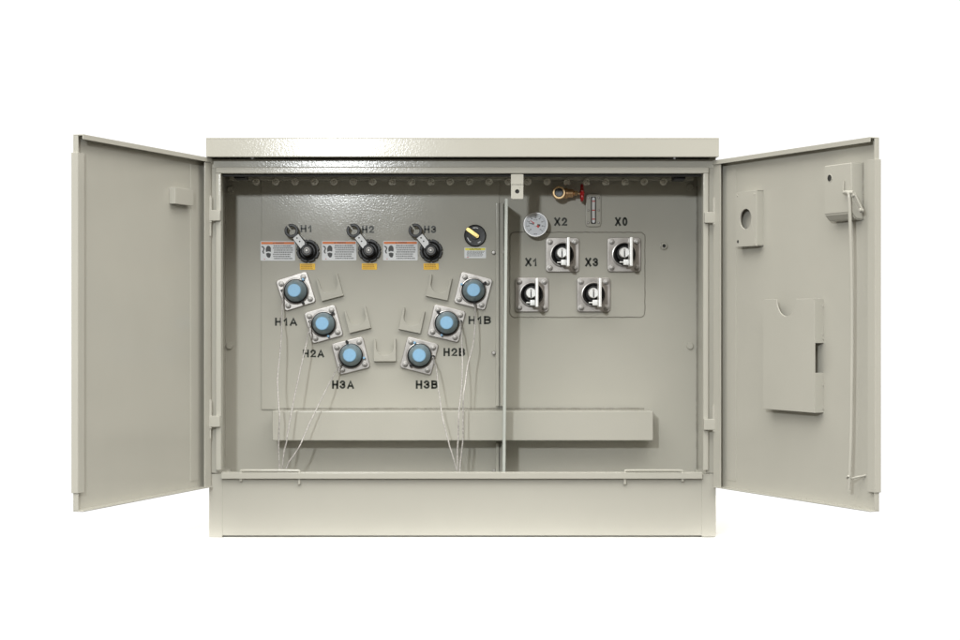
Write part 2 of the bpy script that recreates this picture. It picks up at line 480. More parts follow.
bmesh.ops.bevel(t, geom=t.edges[:], offset=.3, segments=1, affect='EDGES')
b.merge(t, FIBRE)
div = plain('divider', b)
for ya, yb_ in ((203, 406), (442.5, 480)):
    b = B()
    for xa, xb, pr in ((495.6, 499.0, 7), (500.8, 503.2, 9)):
        p, q = on_wall(xa, ya), on_wall(xb, yb_)
        b.box(p[0], q[0], BACK - OY - pr, BACK - OY - .2, q[2], p[2], PAINT, .8)
    p, q = on_wall(498.5, ya + 1), on_wall(501.5, yb_)
    b.box(p[0], q[0], BACK - OY - 2.5, BACK - OY - .3, q[2], p[2], PAINT, .2)
    b.build('bracket', div)
b = B()
b.lathe([(2.3, 0), (2.3, -1)], BOLT, n=16); b.prism(hexa(2.0), -1, -3.2, BOLT, .5)
sb = None
for px, py in ((493.6, 252.5), (504.4, 252.5), (493.8, 353), (504.2, 353), (494, 471), (504, 471)):
    p = P(px, py, BACK - 4 if px > 500 else BACK - 1.8)
    if px > 500: p = (p[0], p[1] - 6, p[2])
    if sb is None: sb = b.build('bolt', div, p)
    else: copy_part(sb, div, p)

# catch strap hanging from the frame
b = B()
p0, p1 = P(511, 174, -8), P(523.4, 199, -8)
pts = holed(rrect(p1[0] - p0[0], p0[2] - p1[2], 1.5, 4), circ(2.1, (0, -4.9), 20))
b.prism([(x + (p0[0] + p1[0]) / 2, z + (p0[2] + p1[2]) / 2) for x, z in pts], -8 - OY, -6.3 - OY, PAINT, .35)
pm = P(511, 184.4, -8)
b.box(p0[0] - .05, p1[0] + .05, -8.6 - OY, -7.9 - OY, pm[2], p0[2] - .2, PAINT, .3)
b.lathe([(2.5, -6.2 - OY), (0, -6.2 - OY)], DARK, ((p0[0] + p1[0]) / 2, (p0[2] + p1[2]) / 2 - 4.9), 16)
plain('catch_strap', b)

# ------------------------------------------------------------------ doors
class Door:
    def __init__(self, hx, fx, fy, sgn, label):
        self.p0 = Vector((hx, -4)); self.p1 = Vector((fx, fy)); self.sgn = sgn
        self.L = (self.p1 - self.p0).length; self.d = (self.p1 - self.p0) / self.L
        self.n = Vector((-self.d.y, self.d.x)) * sgn             # towards the inside face
        self.rot = (0, 0, math.atan2(self.d.y, self.d.x))
        self.loc = (hx - OX, -4 - OY, 0)
        self.label = label
    def uv(self, px, py, v=0.0):
        q = (px - 480) / F
        u = (q * (F + self.p0.y + v * self.n.y) - self.p0.x - v * self.n.x) / (self.d.x - q * self.d.y)
        Y = self.p0.y + u * self.d.y + v * self.n.y
        return u, BASE - (py - 320) * (F + Y) / F
    def box(self, b, u0, u1, v0, v1, z0, z1, m=PAINT, bev=.5):
        s = self.sgn
        b.box(u0, u1, min(v0 * s, v1 * s), max(v0 * s, v1 * s), z0, z1, m, bev)
    def prism(self, b, pts, v0, v1, m=PAINT, bev=.4):
        """outline (u, z), front at v1; v grows to the inside"""
        if self.sgn > 0: b.prism([(-x, z) for x, z in pts], -v0, -v1, m, bev, M=Matrix.Rotation(math.pi, 4, 'Z'))
        else: b.prism(pts, -v0, -v1, m, bev)
    def lathe(self, b, prof, m, c, n=20):
        """prof: (r, v)"""
        if self.sgn > 0: b.lathe([(r, -v) for r, v in prof], m, (-c[0], c[1]), n, M=Matrix.Rotation(math.pi, 4, 'Z'))
        else: b.lathe([(r, -v) for r, v in prof], m, c, n)
    def pane(self, zt, zb, lip_t, lip_b):
        b = B(); L = self.L; t = 1.3
        self.box(b, 0, L, 0, t, zb, zt, bev=.4)                      # sheet
        self.box(b, 0.2, L, t - .2, 10, zt - t, zt - .05, bev=.5)    # top return
        self.box(b, 0.2, L - .1, 9.0, 10.1, zt - 4.6, zt - .1, bev=.45)   # turned down lip of the top return
        self.box(b, 0.2, L, t - .2, 10, zb + .05, zb + t, bev=.5)    # bottom return
        self.box(b, L - t, L + .05, t - .2, 5, zb + t - .2, zt - t + .2, bev=.5)    # free edge
        self.box(b, 0.1, t, t - .2, 8, zb + t - .2, zt - t + .2, bev=.5)           # hinge edge
        self.box(b, 0.15, 13, 7.4, 8.6, zb + t - .3, zt - t + .3, bev=.5)
        self.box(b, L - .2, L + 1.0, -1.2, 4.6, lip_b, lip_t, bev=.4)  # angle strip on the free edge
        self.box(b, L - 9.5, L + .9, 4.4, 5.5, lip_b + .05, lip_t - .05, bev=.4)
        self.o = b.build('door', T, self.loc, self.rot, label=self.label)
        # low strip added beside the hinge, standing in for faint reflection lines
        b = B(); self.box(b, 13.5, 30, t - .2, 1.75, zb + 8, zt - 8, bev=.5)
        b.build('reflection_strip', self.o)
    def sub(self, name, b, label=None): return b.build(name, self.o, label=label)

DL = Door(-276, -353.4, -233, 1, 'left door seen on its bare inner face')
DL.pane(BASE + 161.3, BASE - 166.6, BASE + 145.5, BASE - 150.5)
DR = Door(240, 347, -232, -1, 'right door carrying a latch box and a document pocket')
DR.pane(BASE + 158.9, BASE - 166.6, BASE + 139.8, BASE - 150.0)

# left door: small stop block
b = B(); pr = 7.8
ua, za = DL.uv(175.4, 187, pr); ub, zb = DL.uv(193.5, 206, pr)
DL.box(b, min(ua, ub), max(ua, ub), 1.1, pr, min(za, zb), max(za, zb), bev=.7)
DL.sub('stop_block', b)

# right door: vent plate with round hole
b = B(); pr = 9.4
ua, za = DR.uv(735.3, 192.5, pr); ub, zb = DR.uv(756.4, 245.8, pr)
uc, zc = DR.uv(745.4, 219, pr); r_h = 10.6 * 0.91
ow, oh = ub - ua, za - zb; mu, mz = (ua + ub) / 2, (za + zb) / 2
pts = holed([(x + mu, z + mz) for x, z in ((ow / 2, -oh / 2), (ow / 2, 0), (ow / 2, oh / 2), (-ow / 2, oh / 2), (-ow / 2, -oh / 2))], circ(r_h, (uc, zc), 40))
DR.prism(b, pts, pr - 1.3, pr, bev=.6)
for x0, x1, z0, z1 in ((ua, ua + 1.2, zb, za), (ub - 1.2, ub, zb, za), (ua, ub, zb, zb + 1.2), (ua, ub, za - 1.2, za)):
    DR.box(b, x0 + .02, x1 - .02, 1.1, pr - 1.1, z0 + .02, z1 - .02, bev=.2)
u_, z_ = DR.uv(737.9, 241.6, pr); DR.lathe(b, [(1.6, pr + .03), (0, pr + .04)], DARK, (u_, z_), 16)
for px, py in ((754.6, 194), (754.6, 243), (737.4, 195.5)):
    u_, z_ = DR.uv(px, py, pr); DR.lathe(b, [(.9, pr), (.7, pr + .5), (0, pr + .6)], PAINT, (u_, z_), 10)
vp = DR.sub('vent_plate', b, 'small plate with a large round hole on the inner door face')
# document pocket
b = B(); pr = 11.8
ua, za = DR.uv(762.8, 299.4, pr); ub, zb = DR.uv(814.2, 413.0, pr)
un, zn = DR.uv(786.2, 299.4, pr); rn = 17.5 * .9
pts = [(ua, zb), (ub, zb), (ub, za)] + [(un + rn * math.cos(a), za + rn * 1.02 * math.sin(a)) for a in [-math.pi * k / 24 for k in range(25)]] + [(ua, za)]
DR.prism(b, pts, pr - 1.2, pr, bev=.6)
_, zs0 = DR.uv(818, 343, 3); _, zs1 = DR.uv(818, 372.5, 3)
DR.box(b, ua, ua + 1.2, 1.1, pr - 1, zb, za, bev=.3)
DR.box(b, ub - 1.25, ub - .03, 1.1, pr - 1, zs0, za - .05, bev=.3); DR.box(b, ub - 1.25, ub - .03, 1.1, pr - 1, zb + .05, zs1, bev=.3)
DR.box(b, ua + .1, ub - .05, 1.1, pr - 1, zb + .05, zb + 1.2, bev=.3)
for py in (306, 334, 338, 385, 408):
    u_, z_ = DR.uv(819, py, 3); DR.box(b, ub - .1, ub + .5, 1.2, 3.0, z_ - 1.2, z_ + 1.2, bev=.3)
DR.sub('document_pocket', b, 'flat pocket with a half round notch in its top edge')
# latch box with sloped underside
b = B(); pr = 14.2
ua, za = DR.uv(824.0, 165.6, pr); ub, zb = DR.uv(851.2, 212.5, pr)
t = bmesh.new(); s = -1
prof = [(1.1, za), (pr, za), (pr, zb), (9, zb - 5.5), (1.1, zb - 6.5)]
A = [t.verts.new((ua, s * v, z)) for v, z in prof]; A2 = [t.verts.new((ub, s * v, z)) for v, z in prof]
t.faces.new(A); t.faces.new(A2[::-1])
for i in range(5): t.faces.new((A[i], A[(i + 1) % 5], A2[(i + 1) % 5], A2[i]))
bmesh.ops.recalc_face_normals(t, faces=t.faces)
bmesh.ops.bevel(t, geom=t.edges[:], offset=1.0, segments=3, affect='EDGES')
b.merge(t, PAINT)
u_, z_ = DR.uv(829.8, 178, pr); DR.lathe(b, [(3.6, pr), (3.5, pr + .35), (3.0, pr + .4)], PAINT, (u_, z_), 24); DR.lathe(b, [(3.1, pr + .3), (0, pr + .3)], DARK, (u_, z_), 24)
b.tube(dense([(ub + .3, s * 1.4, za), (ub + .3, s * 1.4, zb - 6)], 3), .8, WELD, 6, 2)
DR.sub('latch_box', b, 'welded latch box with a round hole')
# latch lever and locking rod
b = B()
def dp(px, py, v): u, z = DR.uv(px, py, v); return (u, s * v, z)
b.tube([dp(844, 192.5, 16.8), dp(848, 192.2, 17.8), dp(853.5, 192.6, 16.8)], 1.7, PAINT, 10, 3)
DR.sub('crank_pin', b)
b = B(); b.tube([dp(843.6, 180.5, 15.9), dp(843.2, 191.0, 16.1)], .7, PAINT, 8, 1); DR.sub('cotter_pin', b)
b = B()
q0, q1 = Vector(dp(854, 195, 15.5)), Vector(dp(861.4, 210.0, 11.0))
dd = (q1 - q0).normalized(); nn = Vector((0, 1, 0)); side = dd.cross(nn).normalized()
for k, (o_, w_) in enumerate(((0, 2.6),)):
    t = bmesh.new(); up = dd.cross(side).normalized(); vs = []
    for e in (q0 - dd * 2.2, q1 + dd * 2.2):
        for sx, sy in ((-1, -1), (1, -1), (1, 1), (-1, 1)): vs.append(t.verts.new(e + side * sx * 2.6 + up * sy * .9))
    for f in ((0, 1, 2, 3), (7, 6, 5, 4), (0, 4, 5, 1), (1, 5, 6, 2), (2, 6, 7, 3), (3, 7, 4, 0)): t.faces.new([vs[i] for i in f])
    bmesh.ops.recalc_face_normals(t, faces=t.faces)
    bmesh.ops.bevel(t, geom=t.edges[:], offset=.7, segments=2, affect='EDGES'); b.merge(t, PAINT)
DR.sub('latch_lever', b)
for q in (q0, q1):
    b = B(); DR.lathe(b, [(1.7, s * q.y), (1.7, s * q.y + 1.6), (1.2, s * q.y + 2.2), (0, s * q.y + 2.3)], PAINT, (q.x, q.z), 14); DR.sub('rivet', b)
b = B()
b.tube([dp(847.6, 193, 18.2), dp(849.2, 199, 18.4), dp(851.2, 260, 15), dp(852.0, 330, 12.5), dp(851.2, 420, 12.5), dp(849.8, 470, 13), dp(848.8, 490, 13)], 1.55, PAINT, 12, 5)
DR.sub('locking_rod', b, 'long slim rod hanging down the free edge of the door')
b = B()
b.tube([dp(866, 475.5, 1), dp(858, 477, 7), dp(851, 478.6, 11), dp(847.5, 478.2, 13.6), dp(848.6, 476.0, 15)], 1.0, PAINT, 8, 4)
DR.sub('rod_guide', b)

# hinges
def hinge(x0, x1, y0, y1, pin_x, pa, pb, door):
    b = B()
    p, q = P(x0, y0, -9), P(x1, y1, -9)
    b.box(p[0], q[0], -11 - OY, -5.5 - OY, q[2], p[2], PAINT, .8)
    p, q = P(pin_x, pa, -9), P(pin_x, pb, -9)
    h = BASE - (y1 - 320) * (F - 9) / F
    b.tube([p, (p[0], p[1], q[2])], 0.9, PAINT, 10, 1)
    b.tube([(p[0], p[1], p[2] - 1.5), (p[0], p[1], h - 1.5)], 1.7, PAINT, 12, 1)
    plain('hinge', b)
hinge(209.2, 220.4, 210, 220.8, 210.4, 195.5, 236, DL)
hinge(208.8, 220.2, 415.8, 427, 210.2, 399, 439, DL)
hinge(704.4, 715.8, 212, 223, 714.2, 197, 226, DR)
hinge(703.6, 715.4, 419, 430, 714.0, 404, 432, DR)

# ------------------------------------------------------------------ fittings on the tank wall
def rot(deg): return (0, -math.radians(deg), 0)
def at(px, py, depth, base): p = P(px, py, depth); return (p[0], base - OY, p[2])

# high voltage bushings
b = B(); W = 32.4 * KB
b.prism(rrect(W, W, 3.2, 5), 0.3, -3.2, STEEL, .9)
b.lathe([(14.2, -3.1), (13.6, -3.9), (12.9, -4.0), (12.9, -3.2)], STEEL, n=40)
b.lathe([(12.6, -3.0), (12.6, -6.0), (0, -6.0)], RUBBER, n=40)
bush0 = b.build('high_voltage_bushing', T, at(296.3, 291.4, BACK, PL), rot(17.5))
b = B()
b.lathe([(3.1, -3.0), (3.1, -4.0), (2.4, -4.1)], BOLT, n=20); b.prism(hexa(2.5), -4.0, -6.2, BOLT, .5); b.lathe([(1.3, -6.0), (1.2, -7.6), (0, -7.8)], BOLT, n=12)
o_ = W / 2 - 5.0
bb0 = b.build('bolt', bush0, (-o_, 0, -o_))
for sx, sz in ((1, -1), (1, 1), (-1, 1)): copy_part(bb0, bush0, (sx * o_, 0, sz * o_), rot(random.uniform(0, 60)))
HV = [('H1A', 296.3, 291.4, 17.5, (180, 58, -60), 0, 1), ('H2A', 324.0, 324.2, 15.5, (172, 48, -70), 0, 2), ('H3A', 351.2, 355.7, 14.0, (-137, 107, -12), 0, 2),
      ('H1B', 473.3, 291.0, -14.5, (-85, 153, 33), 0, 1), ('H2B', 446.6, 323.4, -13.5, (6, 130, -113), 0, 2), ('H3B', 419.4, 355.8, -14.5, (-6, 112, -130), 0, 1)]
def kink(pts):
    out = [pts[0]]
    for a, c in zip(pts, pts[1:]):
        for k in (1, 2, 3):
            q = Vector(a).lerp(Vector(c), k / 3)
            if k < 3: q += Vector((random.uniform(-.45, .45), random.uniform(-.5, .5), 0))
            out.append(q)
    return out
# ground wires, each through photo points
WR = {'H1A': [(282.9, 291.5), (281.6, 318), (281, 340), (277.4, 380), (279.6, 417), (278.6, 450), (279.2, 474)],
      'H2A': [(310.4, 322.5), (309, 331), (306, 345), (295, 394), (287.6, 434), (283, 460), (280.6, 474)],
      'H3A': [(340.6, 365.0), (336, 371), (329, 384), (317, 408), (300, 445.5), (289, 462), (283.6, 474)],
      'H1B': [(475.2, 305.2), (475.3, 320), (473.5, 343), (466.8, 370.5), (463.2, 398.6), (463, 438), (459.6, 474)],
      'H2B': [(460.2, 321.8), (461.6, 333), (462, 350), (462, 382), (458.6, 417), (457.4, 450), (457.0, 474)],
      'H3B': [(433.0, 358.0), (436, 367), (438.7, 391.6), (443.4, 422), (449.6, 446), (457.6, 474)]}
where = {'H1A': 'upper left H1A terminal, its wire hanging from the left edge', 'H2A': 'H2A terminal between H1A and H3A, wire on its left',
         'H3A': 'H3A terminal, lowest of the left slanting row', 'H1B': 'upper right H1B terminal beside the divider, wire below it',
         'H2B': 'H2B terminal between H1B and H3B, wire on its right', 'H3B': 'H3B terminal, lowest of the right slanting row'}
# blue cap prototype meshes
b = B(); b.lathe([(12.0, 2.4), (12.7, 1.2), (12.7, -2.6), (11.9, -3.4), (0, -3.4)], RUBBER, n=48); ring_o = b
cap_objs = []
for i, (nm, px, py, ang, tabs, bi, wi) in enumerate(HV):
    if i: copy_part(bush0, T, at(px, py, BACK, PL), rot(ang), label='bushing flange turned on edge at the ' + nm + ' mark')
    else: bush0['label'] = 'bushing flange turned on edge at the H1A mark'
    c = P(px - .4 if px < 400 else px + .3, py - .7, BACK - 10)
    cap = bpy.data.objects.new('bushing_cap', None); C.objects.link(cap)
    cap.location = Vector((c[0] + OX, PL - 6.0, c[2])) * S
    cap['label'] = 'blue cap on the ' + where[nm]; cap['category'] = 'cap'; cap['group'] = 'blue caps on the bushings'
    cap_objs.append(cap)
    if i == 0:
        b = B(); b.lathe([(11.6, -2.2), (11.4, -5.0), (10.9, -8.0), (8.8, -16.0), (7.7, -19.0), (7.0, -19.6), (0, -19.6)], SLATE, n=48)
        body0 = b.build('cap_body', cap)
        b = B(); b.lathe([(6.7, -19.4), (6.7, -20.6), (6.2, -21.0), (0, -21.0)], BLUE, n=40); face0 = b.build('cap_face', cap)
        b = B(); b.lathe([(12.0, 0.0), (12.4, -1.2), (12.4, -2.8), (11.8, -3.3), (11.0, -3.3)], RUBBER, n=48); ring0 = b.build('seal_ring', cap)
        b = B(); b.box(11.6, 15.2, -3.2, -.4, -1.2, 1.2, RUBBER, .6); b.lathe([(1.5, -.3), (1.5, -3.6), (0, -3.6)], RUBBER, (14.6, 0), 14); tab0 = b.build('tab', cap, (0, 0, 0), rot(tabs[0]))
        b = B(); b.box(11.6, 14.0, -2.8, -.4, -.9, .9, RUBBER, .5); b.lathe([(1.3, -.3), (1.3, -3.6), (0, -3.8)], BLUE, (14.2, 0), 14); btab0 = b.build('tab', cap, (0, 0, 0), rot(tabs[bi + 1] if wi == 1 else tabs[2]), label='tab with a blue peg')
        copy_part(tab0, cap, (0, 0, 0), rot(tabs[2]))
    else:
        for src in (body0, face0, ring0): copy_part(src, cap)
        copy_part(tab0, cap, None, rot(tabs[0]))
        copy_part(btab0, cap, None, rot(tabs[wi]), label='tab with a blue peg')
        copy_part(tab0, cap, None, rot(tabs[3 - wi]))
    # wire: from its tab forward over the bar and down behind the sill
    b = B(); pts = []
    cl = Vector((c[0], PL - 6 - OY, c[2]))
    L_ = WR[nm]
    for k, (wx, wy) in enumerate(L_):
        f = k / (len(L_) - 1)
        dep = (PL - 9.6) * (1 - min(1, f * 1.6)) + 26 * min(1, f * 1.6)
        if k == 0: dep = PL - 9.2
        pts.append(Vector(P(wx, wy, dep)) - cl)
    pts.append(pts[-1] + Vector((.5, 2, -25)))
    b.tube(kink(pts), 0.78, WIRE, 8, 3)
    e = pts[0]
    b.tube([e + Vector((0, -1.2, .8)), e + Vector((0, -.3, -1)), e + (pts[1] - pts[0]).normalized() * 6], 1.0, WIRE, 8, 2)
    b.build('ground_wire', cap)

# parking stands
b = B(); w, h, r = 22.2 * KB, 22.4 * KB, 8.7 * KB
pts = [(-w / 2, -h / 2), (w / 2, -h / 2), (w / 2, h / 2), (w / 2 - 1.6, h / 2)]
zc = 3.4
pts += [(w / 2 - 2.4, h / 2 - 3.4)] + [(r * math.cos(a), zc + r * math.sin(a)) for a in [-math.pi * k / 20 for k in range(21)]] + [(-w / 2 + 2.4, h / 2 - 3.4), (-w / 2 + 1.6, h / 2), (-w / 2, h / 2)]
b.prism(pts, 0.4, -6.0, PAINT, .35)
ps = None
for px, py, a in ((330.2, 287.6, 15), (358.0, 319.6, 14), (385.2, 350, 0), (439, 287.4, -12), (412, 320.3, -12)):
    if ps is None: ps = b.build('parking_stand', T, at(px, py, BACK, PL), rot(a))
    else: copy_part(ps, T, at(px, py, BACK, PL), rot(a))

# low voltage bushings
b = B(); W, H = 33.4 * KB, 34.4 * KB
b.prism(rrect(W, H, 3.4, 5), 0.2, -3.6, STEEL, .9)
b.lathe([(13.4, -3.5), (13.0, -4.6), (12.0, -4.8), (11.6, -3.2)], STEEL, n=40)
lv0 = b.build('low_voltage_bushing', T, at(562.4, 255, BACK, BACK - .6), label='square bushing flange under the X2 mark')
b = B()
b.lathe([(11.9, -3.4), (11.6, -7.0), (10.0, -9.0), (9.2, -8.0), (8.2, -12.0), (0, -12.0)], BLACK, n=40)
b.build('insulator', lv0, (0, 0, .8))
b = B()
b.lathe([(3.6, -11.5), (3.6, -17), (5.4, -17.3), (5.4, -25), (4.8, -26), (0, -26)], TIN, n=28)
b.prism([(-.55, -4.6), (.55, -4.6), (.55, 1.6), (-.55, 1.6)], -26.0, -26.3, DARK)
b.lathe([(1.2, -25.9), (1.2, -26.35), (0, -26.35)], BOLT, (0, 2.9), 12)
b.build('terminal_stud', lv0, (-1.6, 0, 1.6))
b = B()
b.box(2.6, 5.6, -44, -18.6, -13.2, 16.8, TIN, .7)
b.box(-2.6, 2.7, -24.5, -20.5, -11.6, -5.6, TIN, .7)
b.box(-6.6, 2.8, -23.5, -21.5, -9.2, -7.8, TIN, .5)
b.build('terminal_blade', lv0)
b = B()
b.lathe([(3.1, -3.4), (3.1, -4.4), (2.4, -4.5)], BOLT, n=20); b.prism(hexa(2.5), -4.4, -6.4, BOLT, .5); b.lathe([(1.3, -6.2), (1.2, -7.6), (0, -7.8)], BOLT, n=12)
ox, oz = W / 2 - 4.4, H / 2 - 4.6
lb0 = b.build('bolt', lv0, (-ox, 0, -oz))
for sx, sz in ((1, -1), (1, 1), (-1, 1)): copy_part(lb0, lv0, (sx * ox, 0, sz * oz), rot(random.uniform(0, 60)))
for nm, px, py in (('X0', 624.0, 254.8), ('X1', 531.8, 294.8), ('X3', 593.5, 294.8)):
    copy_part(lv0, T, at(px, py, BACK, BACK - .6), (0, 0, 0), 'square bushing flange by the %s mark' % nm)

# load break switches
b = B()
pts = []
for k in range(8):
    a = 22.5 + 45 * k
    pts += [(12.2 * math.cos(math.radians(a + t)), 12.2 * math.sin(math.radians(a + t))) for t in (-18, -9, 0, 9, 18)]
    pts += [(10.9 * math.cos(math.radians(a + t)), 10.9 * math.sin(math.radians(a + t))) for t in (20, 25)]
b.prism(pts, 0.3, -5, BLACK, .7)
b.lathe([(9.8, -4.8), (9.6, -8.0), (8.0, -9.0), (7.6, -7.4), (0, -7.4)], BLACK, n=40)
sw0 = b.build('load_switch', T, at(307.6, 250.8, BACK - 8, PL))
b = B(); th = math.radians(128); ca, sa = math.cos(th), math.sin(th)
Ra = Matrix.Rotation(-(th - math.pi / 2), 4, 'Y')       # arm drawn pointing up, then turned
LEN = 26.3
arm = [(-4.4, -4), (4.4, -4), (5.2, 4), (4.0, LEN - 6), (-4.0, LEN - 6), (-5.2, 4)]
b.prism(arm, -9, -15.5, BLACK, 1.0, M=Ra)
b.prism(circ(7.3, (0, LEN), 36, 98, 442) + circ(4.3, (0, LEN), 36, 101, 439)[::-1], -10, -15.5, BLACK, .7, M=Ra)
b.lathe([(6.4, -8.8), (6.2, -17), (5.2, -17.8), (3.6, -17.8), (3.4, -16.4), (0, -16.4)], BLACK, n=32)
hd = b.build('handle', sw0)
b = B()
b.prism([(-3.7, 5.5), (1.4, 5.5), (3.7, 8.5), (3.7, LEN - 7.4), (-3.7, LEN - 7.4)], -15.5, -15.8, WHITE, 0, M=Ra)
b.lathe([(.8, -15.85), (0, -15.9)], DARK, (ca * 12 - .1, sa * 12), 10); b.lathe([(.8, -15.85), (0, -15.9)], DARK, (ca * 16.5, sa * 16.5), 10)
b.build('handle_plate', sw0)
b = B(); b.lathe([(3.3, -16.2), (3.3, -17.0), (2.4, -17.2)], BOLT, n=20); b.lathe([(2.5, -17.0), (1.4, -16.9)], DARKSTEEL, n=20); b.prism(hexa(1.5), -16.8, -18.4, BOLT, .3); b.build('centre_bolt', sw0)
for px in (369.3, 431.0): copy_part(sw0, T, at(px, 250.6, BACK - 8, PL), (0, 0, 0))

# tap changer dial
b = B()
b.lathe([(11.6, .3), (11.6, -2.4), (10.8, -3.4), (10.2, -3.2), (4.5, -3.2), (4.2, -5.4), (0, -5.4)], BLACK, n=40)
for a, l in ((95, 3.2), (75, 2.2), (208, 3.4), (228, 2.6), (302, 3.2)):
    t_ = math.radians(a); c_, s_ = math.cos(t_), math.sin(t_)
    u = Vector((-s_, c_)); q = Vector((c_, s_)) * 8.2
    b.face([tuple(q + u * l / 2 * i + Vector((c_, s_)) * .45 * j) for i, j in ((-1, -1), (1, -1), (1, 1), (-1, 1))], -3.35, WHITE)
tc0 = b.build('tap_changer', T, at(475.1, 235.7, BACK, PL))
b = B(); b.prism([(x, z) for x, z in rrect(16, 4.4, 2.0, 4, cx=-4.6)], -5.5, -7.5, ZINC, .5, M=Matrix.Rotation(-math.radians(-36), 4, 'Y'))
b.lathe([(1.6, -7.4), (1.6, -9), (0, -9)], ZINC, n=12)
b.build('pointer', tc0, (1.2, 0, 0))

# stickers
def lines(b, x0, x1, z0, z1, rows, m, y, hgt=.62, words=5, centre=False, gap=.35):
    for r in range(rows):
        z = z1 - (r + .5) * (z1 - z0) / rows
        x = x0 + (random.uniform(0, .06) * (x1 - x0) if not centre else random.uniform(.02, .12) * (x1 - x0))
        xe = x1 - random.uniform(0, .18 if not centre else .12) * (x1 - x0)
        while x < xe - .4:
            l = min(random.uniform(.5, 1.9), xe - x)
            h = (z1 - z0) / rows * hgt / 2
            b.face([(x, z - h), (x + l, z - h), (x + l, z + h), (x, z + h)], y, m); x += l + gap
def sticker_warning():
    b = B(); w, h = 34.6 * KB, 19.6 * KB
    b.prism(rrect(w, h, 1, 3), 0.1, -.25, WHITE, 0)
    y = -.30
    b.face([(-w / 2 + .8, h / 2 - .9), (w / 2 - .8, h / 2 - .9), (w / 2 - .8, h / 2 - 3.3), (-w / 2 + .8, h / 2 - 3.3)], y, ORANGE)
    b.text('WARNING', 2, h / 2 - 1.95, 1.25, 9.5, y - .04, PRINTBLK, .03)
    b.face([(-5.2, h / 2 - 2.6), (-3.6, h / 2 - 2.6), (-4.4, h / 2 - 1.3)], y - .04, PRINTBLK)
    # pictogram: bent arrow and a gloved hand
    zz = [(-w / 2 + 1.2, 5.2), (-w / 2 + 3.4, 4.6), (-w / 2 + 4.6, 2.4), (-w / 2 + 3.9, .6), (-w / 2 + 3.4, -.6), (-w / 2 + 4.2, -3.2), (-w / 2 + 2.6, -2.6), (-w / 2 + 2.0, -.4), (-w / 2 + 2.8, .9), (-w / 2 + 3.2, 2.4), (-w / 2 + 2.4, 3.6), (-w / 2 + 1.0, 4.2)]
    b.face(zz, y, PRINTBLK)
    cx = -w / 2 + 8.4
    b.face([(cx - 2.4, -1.2), (cx - 2.9, 1.0), (cx - 2.4, 3.6), (cx - 1.4, 5.0), (cx, 5.6), (cx + 1.4, 5.0), (cx + 2.6, 3.2), (cx + 2.7, .6), (cx + 2.4, -1.0), (cx, -.4)], y, PRINTBLK)
    b.face([(cx - 2.5, -2.6), (cx - 2.0, -5.4), (cx - .4, -7.2), (cx + 1.4, -7.2), (cx + 2.4, -5.2), (cx + 2.6, -2.8), (cx, -2.0)], y, PRINTBLK)
    b.face([(-w / 2 + 3.6, -h / 2 + 1.2), (-w / 2 + 5, -h / 2 + 1.2), (-w / 2 + 4.3, -h / 2 + 2.3)], y, PRINTRED)
    lines(b, -w / 2 + 13, w / 2 - 1.5, -h / 2 + 1.2, h / 2 - 4, 7, LINEINK, y, .62)
    return b
st = None
for px in (277.8, 339.2, 400.4):
    if st is None: st = sticker_warning().build('warning_sticker', T, on_wall(px, 250.9, 1.9), smooth=0)
    else: copy_part(st, T, on_wall(px, 250.6, 1.9))
b = B(); w, h = 15.2 * KB, 6.2 * KB
b.prism(rrect(w, h, .3, 2), .1, -.25, YELLOW, 0)
lines(b, -w / 2 + .8, w / 2 - 1.2, -h / 2 + .8, h / 2 - .8, 3, BROWNINK, -.3, .5)
st = None
for px in (307.5, 369.4, 431.1):
    if st is None: st = b.build('yellow_sticker', T, on_wall(px, 266.6, 1.9), smooth=0)
    else: copy_part(st, T, on_wall(px, 266.5, 1.9))
b = B(); w, h = 21.6 * KB, 10.6 * KB
b.prism(rrect(w, h, .4, 2), .1, -.25, WHITE, 0)
b.face([(-w / 2 + .8, h / 2 - .5), (w / 2 - .8, h / 2 - .5), (w / 2 - .8, h / 2 - 2.7), (-w / 2 + .8, h / 2 - 2.7)], -.3, LEMON)
b.text('CAUTION', 0, h / 2 - 1.6, 1.4, 12, -.34, PRINTBLK, .03)
lines(b, -w / 2 + 1.4, w / 2 - 1.4, -h / 2 + 1.8, h / 2 - 3.2, 5, LINEINK, -.3, .6, centre=True)
b.face([(-w / 2 + 2.6, -h / 2 + .8), (-w / 2 + 4.8, -h / 2 + .8), (-w / 2 + 4.8, -h / 2 + 1.4), (-w / 2 + 2.6, -h / 2 + 1.4)], -.3, PRINTRED)
b.build('caution_sticker', T, on_wall(475.2, 252.9, 1.9), smooth=0)

# stencilled marks
for s_, xa, xb, ya, yb_ in (('H1', 300.6, 312, 225, 232.2), ('H2', 361.9, 374, 225.6, 233), ('H3', 424, 436.2, 225.6, 233),
                           ('H1A', 275, 297.2, 317.7, 325.8), ('H2A', 302.8, 324.2, 349.5, 357.4), ('H3A', 332, 354, 380.4, 388.8),
                           ('H1B', 468.4, 491, 316, 324.2), ('H2B', 443.4, 465.2, 348, 356.2), ('H3B', 415.8, 437.7, 380.4, 388.8),
                           ('X2', 554.2, 567.2, 217.4, 225.8), ('X0', 615, 627.6, 217.2, 225.9), ('X1', 525.2, 537.2, 257.8, 266.3), ('X3', 585.2, 598.2, 257.8, 266.5)):
    pr = 1.72 if s_[0] == 'H' else (.72 if s_ in ('X1', 'X3') else .12)
    b = B(); c = on_wall((xa + xb) / 2, (ya + yb_) / 2, pr)
    b.stencil(s_, 0, 0, (yb_ - ya) * KB, (xb - xa) * KB, 0, INK)
    b.build('lettering', T, c, smooth=0, label='black stencilled mark ' + s_)

